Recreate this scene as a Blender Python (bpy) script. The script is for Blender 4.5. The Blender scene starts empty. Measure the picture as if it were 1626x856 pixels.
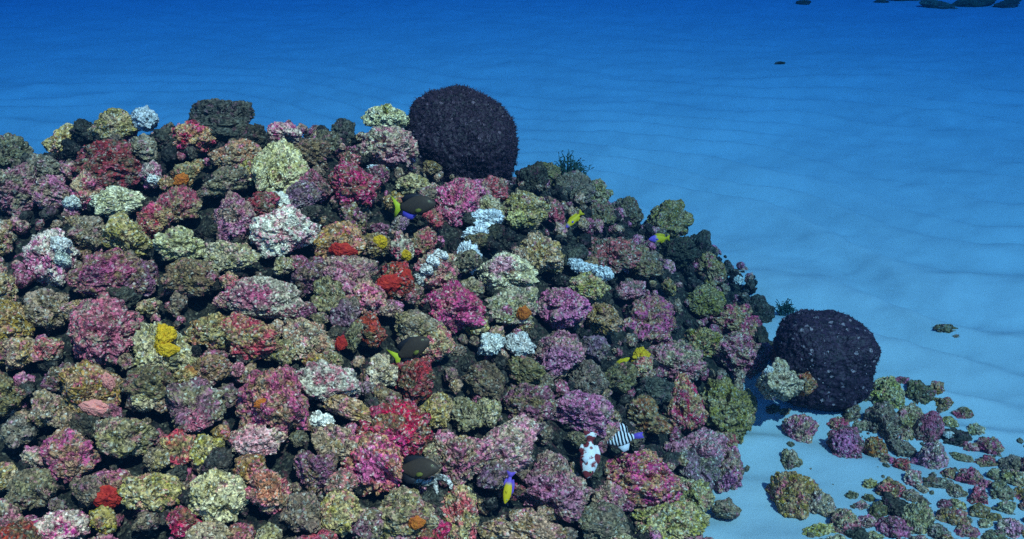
import bpy, bmesh, math, random
import numpy as np
from mathutils import Vector, Matrix, Euler, Quaternion

R = math.radians
random.seed(11)
rng = np.random.default_rng(11)
sc = bpy.context.scene
col = sc.collection

# ------------------------------------------------------------------ camera
CAM_Z, PITCH, FPX, CX, CY = 1.9, R(24.0), 1743.0, 813.0, 428.0
cam_d = bpy.data.cameras.new('camera')
cam = bpy.data.objects.new('camera', cam_d)
col.objects.link(cam)
cam.location = (0, 0, CAM_Z)
cam.rotation_euler = (math.pi / 2 - PITCH, 0, 0)
cam_d.sensor_fit = 'HORIZONTAL'
cam_d.sensor_width = 36.0
cam_d.lens = 36.0 * FPX / 1626.0
cam_d.clip_start = 0.02
cam_d.clip_end = 300.0
sc.camera = cam

# ------------------------------------------------------------------ sky, sun, exposure
SUN_EL, SUN_AZ = R(54.0), R(28.0)
w = bpy.data.worlds.new('World')
sc.world = w
w.use_nodes = True
nt = w.node_tree
for n in list(nt.nodes):
    nt.nodes.remove(n)
sky = nt.nodes.new('ShaderNodeTexSky')
sky.sky_type = 'NISHITA'
sky.sun_disc = False
sky.sun_elevation = SUN_EL
sky.sun_rotation = math.pi - SUN_AZ
bg = nt.nodes.new('ShaderNodeBackground')
bg.inputs['Strength'].default_value = 0.05
wo = nt.nodes.new('ShaderNodeOutputWorld')
nt.links.new(sky.outputs[0], bg.inputs['Color'])
nt.links.new(bg.outputs[0], wo.inputs['Surface'])

sun_d = bpy.data.lights.new('sun', 'SUN')
sun_d.energy = 5.0
sun_d.angle = R(0.6)
sun_d.color = (1.0, 0.52, 0.31)
sun = bpy.data.objects.new('sun', sun_d)
col.objects.link(sun)
sun.location = (3, -5, 6)
sun.rotation_euler = Vector((-math.sin(SUN_AZ) * math.cos(SUN_EL), math.cos(SUN_AZ) * math.cos(SUN_EL),
                             -math.sin(SUN_EL))).to_track_quat('-Z', 'Y').to_euler()

sc.view_settings.view_transform = 'Standard'
sc.view_settings.look = 'None'
sc.view_settings.exposure = 1.84
sc.view_settings.gamma = 1.0
sc.view_settings.use_curve_mapping = False
sc.cycles.max_bounces = 6
sc.cycles.volume_bounces = 0
sc.cycles.use_denoising = False

# ------------------------------------------------------------------ pixel -> ray helpers
RIGHT = np.array([1.0, 0, 0])
FWD = np.array([0, math.cos(PITCH), -math.sin(PITCH)])
UP = np.array([0, math.sin(PITCH), math.cos(PITCH)])
CAM = np.array([0, 0, CAM_Z])


def ray(px, py):
    return FWD + RIGHT * ((px - CX) / FPX) + UP * ((CY - py) / FPX)


def at(px, py, t):
    return CAM + ray(px, py) * t


def project(p):
    q = np.asarray(p) - CAM
    t = q @ FWD
    return CX + FPX * (q @ RIGHT) / t, CY - FPX * (q @ UP) / t, t


# ------------------------------------------------------------------ numpy noise
def _hash(ix, iy, iz, seed):
    h = (ix.astype(np.int64) * 374761393 + iy.astype(np.int64) * 668265263 + iz.astype(np.int64) * 2147483647 + seed * 974634777) & 0xffffffff
    h = ((h ^ (h >> 13)) * 1274126177) & 0xffffffff
    h = ((h ^ (h >> 16)) * 2246822519) & 0xffffffff
    return ((h ^ (h >> 15)) & 0xffffff) / float(0x1000000)


def vnoise(p, seed=0):
    i = np.floor(p).astype(np.int64)
    f = p - i
    f = f * f * (3 - 2 * f)
    out = 0
    for dx in (0, 1):
        wx = f[:, 0] if dx else 1 - f[:, 0]
        for dy in (0, 1):
            wy = f[:, 1] if dy else 1 - f[:, 1]
            for dz in (0, 1):
                wz = f[:, 2] if dz else 1 - f[:, 2]
                out = out + wx * wy * wz * _hash(i[:, 0] + dx, i[:, 1] + dy, i[:, 2] + dz, seed)
    return out


def fbm(p, oct=3, seed=0):
    a, s, o = 0.5, 0, 0
    for k in range(oct):
        s = s + a * (vnoise(p * 2 ** k + 17.3 * k, seed + k) * 2 - 1)
        a *= 0.5
    return s


def vor(p, seed=0):
    i = np.floor(p).astype(np.int64)
    best = np.full(len(p), 9.0)
    for dx in (-1, 0, 1):
        for dy in (-1, 0, 1):
            for dz in (-1, 0, 1):
                a, b, c = i[:, 0] + dx, i[:, 1] + dy, i[:, 2] + dz
                q = np.stack([a + _hash(a, b, c, seed + 1), b + _hash(a, b, c, seed + 2), c + _hash(a, b, c, seed + 3)], 1)
                best = np.minimum(best, ((p - q) ** 2).sum(1))
    return np.sqrt(best)


# ------------------------------------------------------------------ mesh helpers
_ico = {}


def ico(sub):
    if sub not in _ico:
        bm = bmesh.new()
        bmesh.ops.create_icosphere(bm, subdivisions=sub, radius=1.0)
        v = np.array([x.co[:] for x in bm.verts])
        bm.verts.index_update()
        f = np.array([[x.index for x in fc.verts] for fc in bm.faces])
        bm.free()
        v /= np.linalg.norm(v, axis=1)[:, None]
        _ico[sub] = (v, f)
    return _ico[sub]


def mesh_from(name, v, f, mat, smooth=True):
    v = np.ascontiguousarray(v, dtype=np.float32)
    f = np.ascontiguousarray(f, dtype=np.int32)
    k = f.shape[1]
    me = bpy.data.meshes.new(name)
    me.vertices.add(len(v))
    me.vertices.foreach_set('co', v.ravel())
    me.loops.add(f.size)
    me.loops.foreach_set('vertex_index', f.ravel())
    me.polygons.add(len(f))
    me.polygons.foreach_set('loop_start', np.arange(0, f.size, k, dtype=np.int32))
    me.polygons.foreach_set('loop_total', np.full(len(f), k, dtype=np.int32))
    me.polygons.foreach_set('use_smooth', np.full(len(f), smooth))
    me.update(calc_edges=True)
    me.validate()
    if mat:
        me.materials.append(mat)
    return me


def link(name, me, parent=None):
    o = bpy.data.objects.new(name, me)
    col.objects.link(o)
    if parent is not None:
        o.parent = parent
    return o


def tag(o, label=None, cat=None, group=None, kind=None):
    if label: o['label'] = label
    if cat: o['category'] = cat
    if group: o['group'] = group
    if kind: o['kind'] = kind
    return o


# ------------------------------------------------------------------ materials
def new_mat(name):
    m = bpy.data.materials.new(name)
    m.use_nodes = True
    t = m.node_tree
    b = t.nodes['Principled BSDF']
    b.inputs['Roughness'].default_value = 0.85
    b.inputs['Specular IOR Level'].default_value = 0.12
    return m, t, b


def N(t, kind, **kw):
    n = t.nodes.new(kind)
    for k, v in kw.items():
        setattr(n, k, v)
    return n


def mixc(t, fac, a, b, mode='MIX'):
    n = t.nodes.new('ShaderNodeMix')
    n.data_type = 'RGBA'
    n.blend_type = mode
    for sock, val in ((n.inputs[0], fac), (n.inputs[6], a), (n.inputs[7], b)):
        if isinstance(val, bpy.types.NodeSocket):
            t.links.new(val, sock)
        elif isinstance(val, (int, float)):
            sock.default_value = val
        else:
            sock.default_value = (*val, 1)
    return n.outputs[2]


def ramp(t, src, stops, interp='LINEAR'):
    n = t.nodes.new('ShaderNodeValToRGB')
    n.color_ramp.interpolation = interp
    els = n.color_ramp.elements
    els[0].position, els[0].color = stops[0][0], (*stops[0][1], 1)
    els[1].position, els[1].color = stops[1][0], (*stops[1][1], 1)
    for p, c in stops[2:]:
        e = els.new(p)
        e.color = (*c, 1)
    t.links.new(src, n.inputs[0])
    return n.outputs[0]


def g3(v):
    return (v, v, v)


def crust_coords(t):
    """position on the seabed plus a jump of its own for every rock"""
    geo = N(t, 'ShaderNodeNewGeometry')
    oi = N(t, 'ShaderNodeObjectInfo')
    mul = N(t, 'ShaderNodeVectorMath', operation='SCALE')
    mul.inputs[0].default_value = (37.0, 61.0, 23.0)
    t.links.new(oi.outputs['Random'], mul.inputs['Scale'])
    add = N(t, 'ShaderNodeVectorMath', operation='ADD')
    t.links.new(geo.outputs['Position'], add.inputs[0])
    t.links.new(mul.outputs[0], add.inputs[1])
    return add.outputs[0]


def tex(t, kind, vec, scale, out, detail=3.0, rough=0.6):
    n = t.nodes.new(kind)
    t.links.new(vec, n.inputs['Vector'])
    n.inputs['Scale'].default_value = scale
    if kind == 'ShaderNodeTexNoise':
        n.inputs['Detail'].default_value = detail
        n.inputs['Roughness'].default_value = rough
    return n.outputs[out]


def crust_mat(name, base, patch, third, amount=0.5, speck=(0.62, 0.56, 0.44), dark=(0.022, 0.024, 0.02), contrast=1.0, third_amt=0.35):
    m, t, b = new_mat(name)
    co = crust_coords(t)
    n1 = tex(t, 'ShaderNodeTexNoise', co, 25.0, 0, 7.0, 0.70)
    n2 = tex(t, 'ShaderNodeTexNoise', co, 36.0, 0, 6.0, 0.72)
    lo = 0.60 - 0.24 * amount
    c = mixc(t, ramp(t, n1, [(lo - 0.02, g3(0)), (lo + 0.08, g3(1))]), base, patch)
    lo3 = 0.64 - 0.2 * third_amt
    c = mixc(t, ramp(t, n2, [(lo3 - 0.02, g3(0)), (lo3 + 0.07, g3(1))]), c, third)
    # crusts of another colour where the rock has them (place, reach and colour are the rock's own)
    tc = N(t, 'ShaderNodeTexCoord')
    for k in 'ab':
        at_c = N(t, 'ShaderNodeAttribute', attribute_type='OBJECT', attribute_name='crust_centre_' + k)
        at_s = N(t, 'ShaderNodeAttribute', attribute_type='OBJECT', attribute_name='crust_reach_' + k)
        at_k = N(t, 'ShaderNodeAttribute', attribute_type='OBJECT', attribute_name='crust_tint_' + k)
        ds = N(t, 'ShaderNodeVectorMath', operation='DISTANCE')
        t.links.new(tc.outputs['Object'], ds.inputs[0])
        t.links.new(at_c.outputs['Vector'], ds.inputs[1])
        nn = N(t, 'ShaderNodeMath', operation='MULTIPLY_ADD')      # ragged rim
        t.links.new(n2, nn.inputs[0]); nn.inputs[1].default_value = 2.4
        t.links.new(ds.outputs['Value'], nn.inputs[2])
        sb = N(t, 'ShaderNodeMath', operation='SUBTRACT')
        t.links.new(at_s.outputs['Fac'], sb.inputs[0]); t.links.new(nn.outputs[0], sb.inputs[1])
        ofs = N(t, 'ShaderNodeMath', operation='ADD'); ofs.inputs[1].default_value = 1.2
        t.links.new(sb.outputs[0], ofs.inputs[0])
        c = mixc(t, ramp(t, ofs.outputs[0], [(0.0, g3(0)), (0.14, g3(0.78))]), c, at_k.outputs['Color'])
    # grains of many small crusts: one colour per cell
    vo = N(t, 'ShaderNodeTexVoronoi')
    t.links.new(co, vo.inputs['Vector'])
    vo.inputs['Scale'].default_value = 185.0
    sep = N(t, 'ShaderNodeSeparateColor')
    t.links.new(vo.outputs['Color'], sep.inputs[0])
    c = mixc(t, ramp(t, sep.outputs[0], [(0.0, g3(0)), (0.76, g3(0.0)), (0.84, g3(0.25)), (0.95, g3(0.6))], 'LINEAR'), c, speck)
    c = mixc(t, ramp(t, sep.outputs[1], [(0.0, g3(0.75 * contrast)), (0.15, g3(0.45 * contrast)), (0.36, g3(0))], 'LINEAR'), c, dark)
    n5 = tex(t, 'ShaderNodeTexNoise', co, 70.0, 0, 4.0, 0.7)
    c = mixc(t, ramp(t, n5, [(0.53, g3(0.0)), (0.64, g3(0.62 * contrast))]), c, dark)
    val = ramp(t, sep.outputs[2], [(0, g3(0.34)), (1, g3(1.5))])
    c = mixc(t, 1.0, c, val, 'MULTIPLY')
    # no two rocks quite alike
    oi = N(t, 'ShaderNodeObjectInfo')
    hs = N(t, 'ShaderNodeHueSaturation')
    for nm, lo_, hi_, mul in (('Hue', .478, .522, 1.0), ('Saturation', .78, 1.08, 7.13), ('Value', .68, 1.15, 13.7)):
        fr = N(t, 'ShaderNodeMath', operation='MULTIPLY'); fr.inputs[1].default_value = mul
        t.links.new(oi.outputs['Random'], fr.inputs[0])
        f2 = N(t, 'ShaderNodeMath', operation='FRACT'); t.links.new(fr.outputs[0], f2.inputs[0])
        mr = N(t, 'ShaderNodeMapRange'); mr.inputs['To Min'].default_value = lo_; mr.inputs['To Max'].default_value = hi_
        t.links.new(f2.outputs[0], mr.inputs['Value']); t.links.new(mr.outputs[0], hs.inputs[nm])
    t.links.new(c, hs.inputs['Color'])
    c = hs.outputs[0]
    t.links.new(c, b.inputs['Base Color'])
    bmp = N(t, 'ShaderNodeBump')
    bmp.inputs['Strength'].default_value = 0.7
    bmp.inputs['Distance'].default_value = 0.006
    inv = N(t, 'ShaderNodeMath', operation='MULTIPLY')
    inv.inputs[1].default_value = -1.0
    t.links.new(vo.outputs['Distance'], inv.inputs[0])
    t.links.new(inv.outputs[0], bmp.inputs['Height'])
    t.links.new(bmp.outputs[0], b.inputs['Normal'])
    return m


PINK, MAG, ROSE = (0.66, 0.095, 0.17), (0.66, 0.075, 0.22), (0.52, 0.045, 0.07)
BUFF, OLIVE, CREAM = (0.54, 0.31, 0.14), (0.40, 0.24, 0.05), (0.86, 0.60, 0.28)
WHITE, VIOLET, DRAB = (0.90, 0.76, 0.62), (0.30, 0.10, 0.15), (0.27, 0.16, 0.08)
BROWN, DARK, RUST = (0.12, 0.075, 0.04), (0.065, 0.055, 0.038), (0.50, 0.14, 0.04)

M = {
    'pk': crust_mat('crust_pink', PINK, BUFF, ROSE, 0.62, third_amt=0.5),
    'mg': crust_mat('crust_magenta', MAG, PINK, (0.46, 0.26, 0.16), 0.5, third_amt=0.55),
    'rs': crust_mat('crust_crimson', ROSE, (0.24, 0.13, 0.06), PINK, 0.5, third_amt=0.5),
    'pb': crust_mat('crust_pink_and_tan', BUFF, PINK, (0.40, 0.22, 0.08), 0.6, third_amt=0.5),
    'pw': crust_mat('crust_pink_and_white', PINK, (0.80, 0.58, 0.40), MAG, 0.7, speck=(0.85, 0.74, 0.6), contrast=0.9, third_amt=0.4),
    'bf': crust_mat('crust_tan', BUFF, OLIVE, (0.60, 0.14, 0.15), 0.5, third_amt=0.45),
    'ol': crust_mat('crust_olive', OLIVE, BUFF, (0.46, 0.13, 0.14), 0.5, third_amt=0.25),
    'cr': crust_mat('crust_cream', CREAM, (0.60, 0.40, 0.12), (0.62, 0.20, 0.18), 0.5, speck=(0.90, 0.76, 0.55), contrast=0.9, third_amt=0.3),
    'wh': crust_mat('crust_white', WHITE, (0.66, 0.64, 0.55), (0.7, 0.68, 0.6), 0.3, speck=(0.85, 0.85, 0.83), dark=(0.3, 0.3, 0.27), contrast=0.4, third_amt=0.1),
    'bw': crust_mat('crust_bluish_white', (0.84, 0.78, 0.74), (0.72, 0.70, 0.68), (0.55, 0.53, 0.5), 0.4, speck=(0.8, 0.85, 0.88), dark=(0.15, 0.2, 0.25), contrast=0.6, third_amt=0.2),
    'pu': crust_mat('crust_violet', VIOLET, DRAB, (0.45, 0.12, 0.25), 0.5),
    'gt': crust_mat('crust_drab', DRAB, (0.30, 0.20, 0.08), (0.42, 0.11, 0.14), 0.5, speck=(0.4, 0.38, 0.3)),
    'dk': crust_mat('crust_dark', DARK, (0.11, 0.08, 0.045), (0.15, 0.04, 0.055), 0.5, speck=(0.14, 0.14, 0.11), dark=(0.01, 0.012, 0.012)),
    'or': crust_mat('crust_orange_tan', (0.42, 0.24, 0.09), RUST, PINK, 0.4, third_amt=0.3),
    'rubble': crust_mat('crust_rubble_gap_shade', (0.020, 0.019, 0.017), (0.045, 0.034, 0.022), (0.09, 0.022, 0.03), 0.5, speck=(0.18, 0.15, 0.10), dark=(0.012, 0.014, 0.014)),  # algae-dark rubble, blackened further to paint in the shade of the deep gaps
}


def sponge_mat(name, c1, c2, bump=0.8):
    m, t, b = new_mat(name)
    co = crust_coords(t)
    n1 = tex(t, 'ShaderNodeTexNoise', co, 90.0, 0, 4.0)
    c = mixc(t, ramp(t, n1, [(0.35, g3(0)), (0.65, g3(1))]), c1, c2)
    vo = tex(t, 'ShaderNodeTexVoronoi', co, 120.0, 'Distance')
    c = mixc(t, ramp(t, vo, [(0.06, g3(0.75)), (0.2, g3(0))]), c, tuple(x * 0.12 for x in c1))
    t.links.new(c, b.inputs['Base Color'])
    b.inputs['Roughness'].default_value = 0.7
    bmp = N(t, 'ShaderNodeBump')
    bmp.inputs['Strength'].default_value = bump
    bmp.inputs['Distance'].default_value = 0.004
    t.links.new(n1, bmp.inputs['Height'])
    t.links.new(bmp.outputs[0], b.inputs['Normal'])
    return m


M['yellow'] = sponge_mat('sponge_yellow', (0.72, 0.42, 0.02), (0.50, 0.26, 0.01))
M['red'] = sponge_mat('sponge_red', (0.54, 0.04, 0.02), (0.36, 0.02, 0.02))
M['orange'] = sponge_mat('sponge_orange', (0.60, 0.17, 0.02), (0.42, 0.09, 0.02))
M['salmon'] = sponge_mat('sponge_salmon', (0.80, 0.30, 0.22), (0.70, 0.22, 0.20))


def flat_mat(name, c, c2=None, scale=60, rough=0.6):
    m, t, b = new_mat(name)
    co = crust_coords(t)
    n1 = tex(t, 'ShaderNodeTexNoise', co, scale, 0, 3.0)
    cc = mixc(t, n1, c, c2 or tuple(x * 0.7 for x in c))
    t.links.new(cc, b.inputs['Base Color'])
    b.inputs['Roughness'].default_value = rough
    return m


# ------------------------------------------------------------------ sand
def sand_height(x, y):
    p = np.stack([x, y, np.zeros_like(x)], 1)
    wx = fbm(p * 0.55 + 3.1, 2, 40)
    wy = fbm(p * 1.9 + 9.7, 2, 50)
    ph = (y * 0.92 + x * 0.40) / 0.31 + wx * 3.6 + wy * 0.7
    fr = ph - np.floor(ph)          # a longer slope towards the camera side, a shorter one behind the crest
    s = np.where(fr < .58, .5 - .5 * np.cos(np.pi * fr / .58), .5 + .5 * np.cos(np.pi * (fr - .58) / .42))
    near = np.clip(1.25 - (y - 3.2) / 4.5, 0.10, 1.0)
    mod = np.clip(vnoise(p * 1.0 + 5.0, 61) * 2.4 - 0.40, 0.15, 1.25) * near * np.clip((y - 2.6) / .9, .15, 1)
    h = 0.060 * s * mod
    ph2 = (y * 0.97 + x * 0.2) / 0.17 + wx * 5.0 + wy * 2.2 + 0.9 * fbm(p * 4.0, 2, 91)
    h = h + 0.010 * (1 - np.abs(np.sin(np.pi * ph2))) * np.clip(vnoise(p * 2.3, 77) * 1.8 - .4, 0, 1) * (0.4 + 0.6 * near)
    h = h + 0.06 * fbm(p * 0.5, 2, 80) * np.clip((y - 3.0) / 2, 0, 1) + 0.012 * fbm(p * np.array([2.2, 4.5, 1]), 3, 83) + 0.010 * fbm(p * np.array([9, 14, 1]), 3, 87)
    return h - 0.012


def grow(a, b, fine, rate):
    out, v = [], a
    while v < b:
        out.append(v)
        v += max(fine, rate * max(0.0, v))
    out.append(b)
    return out


ys = np.array(grow(-0.26, 48.0, 0.014, 0.0046))
xp = np.array(grow(0.0, 40.0, 0.016, 0.009))
xs = np.concatenate([-xp[:0:-1], xp])
gx, gy = np.meshgrid(xs, ys)
sz_ = sand_height(gx.ravel(), gy.ravel())
nx, ny = len(xs), len(ys)
idx = np.arange(nx * ny).reshape(ny, nx)
quads = np.stack([idx[:-1, :-1], idx[:-1, 1:], idx[1:, 1:], idx[1:, :-1]], -1).reshape(-1, 4)
m, t, b = new_mat('sand')
geo = N(t, 'ShaderNodeNewGeometry')
n1 = tex(t, 'ShaderNodeTexNoise', geo.outputs['Position'], 420.0, 0, 2.0)
n2 = tex(t, 'ShaderNodeTexNoise', geo.outputs['Position'], 2.2, 0, 5.0)
c = mixc(t, ramp(t, n1, [(0.3, g3(0)), (0.7, g3(1))]), (0.30, 0.37, 0.40), (0.43, 0.52, 0.55))
c = mixc(t, ramp(t, n2, [(0.4, g3(0)), (0.7, g3(0.5))]), c, (0.28, 0.35, 0.38))
t.links.new(c, b.inputs['Base Color'])
b.inputs['Roughness'].default_value = 0.95
bmp = N(t, 'ShaderNodeBump')
bmp.inputs['Strength'].default_value = 0.5
bmp.inputs['Distance'].default_value = 0.004
t.links.new(n1, bmp.inputs['Height'])
t.links.new(bmp.outputs[0], b.inputs['Normal'])
tag(link('sand', mesh_from('sand', np.stack([gx.ravel(), gy.ravel(), sz_], 1), quads, m)), kind='structure')

# ------------------------------------------------------------------ reef mound (terrain)
ctrl = []


def cp(px, py, z):
    d = ray(px, py)
    tt = (z - CAM_Z) / d[2]
    q = CAM + d * tt
    ctrl.append((q[0], q[1], z))


for px, py, z in [(55, 262, .86), (200, 225, .93), (350, 205, .96), (480, 225, .92), (560, 235, .90), (640, 262, .84), (730, 285, .74), (860, 285, .64),
                  (950, 325, .52), (1010, 350, .42), (1075, 395, .30), (1130, 430, .20), (1180, 480, .10), (1225, 540, .0), (1205, 640, .0), (1185, 700, .0),
                  (1165, 760, .0), (1150, 856, .0),
                  (55, 856, .48), (300, 856, .47), (550, 856, .44), (800, 856, .33), (1000, 856, .17), (1090, 856, .08),
                  (55, 650, .60), (300, 650, .62), (550, 650, .58), (800, 650, .46), (1000, 650, .28), (1120, 650, .12),
                  (55, 450, .73), (300, 450, .75), (550, 450, .72), (800, 450, .60), (950, 470, .45), (1080, 520, .24), (1160, 590, .10),
                  (55, 340, .81), (300, 320, .85), (550, 340, .80), (800, 360, .65)]:
    cp(px, py, z)
for q in [(-3.4, 3, .0), (-2.4, 3.1, .72), (-2.4, 2.0, .42), (-3.2, 1.5, 0), (-1.2, .9, .36), (-.3, .8, .32), (.3, .9, .15), (.75, 1.2, 0), (.7, 1.9, 0), (-.5, 0.2, .22), (-2, .4, .2),
          (-.8, -.5, 0.05), (.5, 0, 0), (-2.6, 4.2, .2), (-1.5, 4.5, .35), (-.5, 4.6, .3), (.4, 4.75, .12), (.9, 4.9, -.05), (-2.8, 5.2, -.1), (-1.2, 5.6, -.1), (.2, 5.6, -.1), (1.3, 4.1, -.06),
          (1.3, 3.2, -.06), (1.2, 2.4, -.06), (2, 3, -.2), (-4, 4, -.2), (-4, 1, -.2), (0, 7, -.3), (2.5, 5, -.25)]:
    ctrl.append(q)
ctrl = np.array(ctrl)
XY, Z = ctrl[:, :2], ctrl[:, 2]
D = np.linalg.norm(XY[:, None] - XY[None], axis=2)
K = np.block([[D + 1e-3 * np.eye(len(XY)), np.ones((len(XY), 1))], [np.ones((1, len(XY))), np.zeros((1, 1))]])
W = np.linalg.solve(K, np.append(Z, 0))


def H(x, y):
    q = np.stack([np.atleast_1d(x), np.atleast_1d(y)], 1)
    return np.linalg.norm(q[:, None] - XY[None], axis=2) @ W[:-1] + W[-1]


def surf(x, y):
    x, y = np.atleast_1d(x), np.atleast_1d(y)
    return np.maximum(H(x, y), sand_height(x, y))


def hit(px, py):
    """where the ray through a pixel of the photo meets mound or sand; past the crest, the closest approach"""
    d = ray(px, py)
    ts = np.linspace(1.4, 14.0 if d[2] > -0.35 else 7.0, 1600)
    P = CAM + d * ts[:, None]
    g = P[:, 2] - surf(P[:, 0], P[:, 1])
    k = np.argmax(g < 0)
    if g[k] < 0:
        return ts[k]
    return ts[np.argmin(g)]


def crest_hit(px, py):
    """like hit(), but a pixel just above the skyline stays on the crest"""
    d = ray(px, py)
    ts = np.linspace(1.6, 4.4, 700)
    P = CAM + d * ts[:, None]
    g = P[:, 2] - surf(P[:, 0], P[:, 1])
    k = np.argmax(g < 0)
    if g[k] < 0:
        return ts[k]
    return ts[np.argmin(g)]


mx, my = np.meshgrid(np.arange(-4.0, 1.7, 0.016), np.arange(-0.26, 6.2, 0.016))
mxr, myr = mx.ravel(), my.ravel()
hz = np.concatenate([H(a, bb) for a, bb in zip(np.array_split(mxr, 40), np.array_split(myr, 40))])
pp = np.stack([mxr, myr, hz * 0], 1)
bump_ = 0.035 * (0.5 - vor(pp * 16, 7)) + 0.02 * (0.5 - vor(pp * 36, 9)) + 0.03 * fbm(pp * 5, 3, 3)
hz = hz + bump_ - 0.065
k = mx.shape[1]
idx = np.arange(mxr.size).reshape(mx.shape)
quads = np.stack([idx[:-1, :-1], idx[:-1, 1:], idx[1:, 1:], idx[1:, :-1]], -1).reshape(-1, 4)
keep = hz[quads].max(1) > -0.12
tag(link('reef_mound', mesh_from('reef_mound', np.stack([mxr, myr, hz], 1), quads[keep], M['rubble'])), kind='structure')  # mound wears the rubble colour too, with the gap shade painted in


# ------------------------------------------------------------------ rocks
def rock_shape(seed, sub, knob=1.0, nl=None, spread=0.42):
    r = np.random.default_rng(seed)
    d, f = ico(sub)
    nl = nl or r.integers(3, 7)
    q = np.full(len(d), 0.0)
    for _ in range(nl):
        c = r.normal(size=3)
        c = c / np.linalg.norm(c) * spread * r.uniform(0.5, 1.0)
        rad = r.uniform(0.52, 0.72)
        cd = d @ c
        tt = cd + np.sqrt(np.maximum(rad * rad - c @ c + cd * cd, 1e-4))
        q += np.exp(11 * tt)
    rr = np.log(q) / 11
    for _ in range(r.integers(2, 6)):           # broken faces
        n = r.normal(size=3)
        n /= np.linalg.norm(n)
        cut = r.uniform(0.55, 0.80) * rr.mean() / np.maximum(d @ n, 1e-3)
        rr = np.where(cut < rr, cut + (rr - cut) * 0.15, rr)
    p = d * rr[:, None]
    s = seed * 13
    p0 = p * 1.0
    a = 0.34 * fbm(p0 * 1.5 + s, 2, seed) + 0.22 * fbm(p0 * 3.4 + s, 4, seed + 9)
    a += knob * 0.16 * (0.4 - vor(p0 * 2.6 + s, seed + 1) ** 2)
    a += knob * 0.10 * (0.4 - vor(p0 * 5.5 + s, seed + 2) ** 2)
    a += knob * 0.06 * (0.4 - vor(p0 * 11 + s, seed + 3) ** 2)
    a += 0.045 * (0.4 - vor(p0 * 21 + s, seed + 4) ** 2) + 0.05 * fbm(p0 * 16 + s, 2, seed + 5)
    hole = np.clip(vnoise(p0 * 4.4 + s * 3, seed + 6) - 0.70, 0, 1)
    a -= hole * 1.2
    hole = np.clip(vnoise(p0 * 9.0 + s * 5, seed + 7) - 0.72, 0, 1)
    a -= hole * 0.7
    a = np.maximum(a, 0.12 - rr)
    p = d * (rr + a)[:, None]
    lo, hi = np.percentile(p, 0.5, axis=0), np.percentile(p, 99.5, axis=0)
    return (p - (lo + hi) / 2) / ((hi - lo) / 2), f


BIG = [rock_shape(100 + i, 7) for i in range(13)]
SMALL = [rock_shape(200 + i, 6) for i in range(9)]
CAULI = [rock_shape(300 + i, 6, knob=2.0, nl=6, spread=0.5) for i in range(4)]
_cache = {}


def rock_mesh(pool, i, mat):
    key = (id(pool), i, mat)
    if key not in _cache:
        v, f = pool[i]
        _cache[key] = mesh_from('rock', v, f, M[mat])
    return _cache[key]


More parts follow.
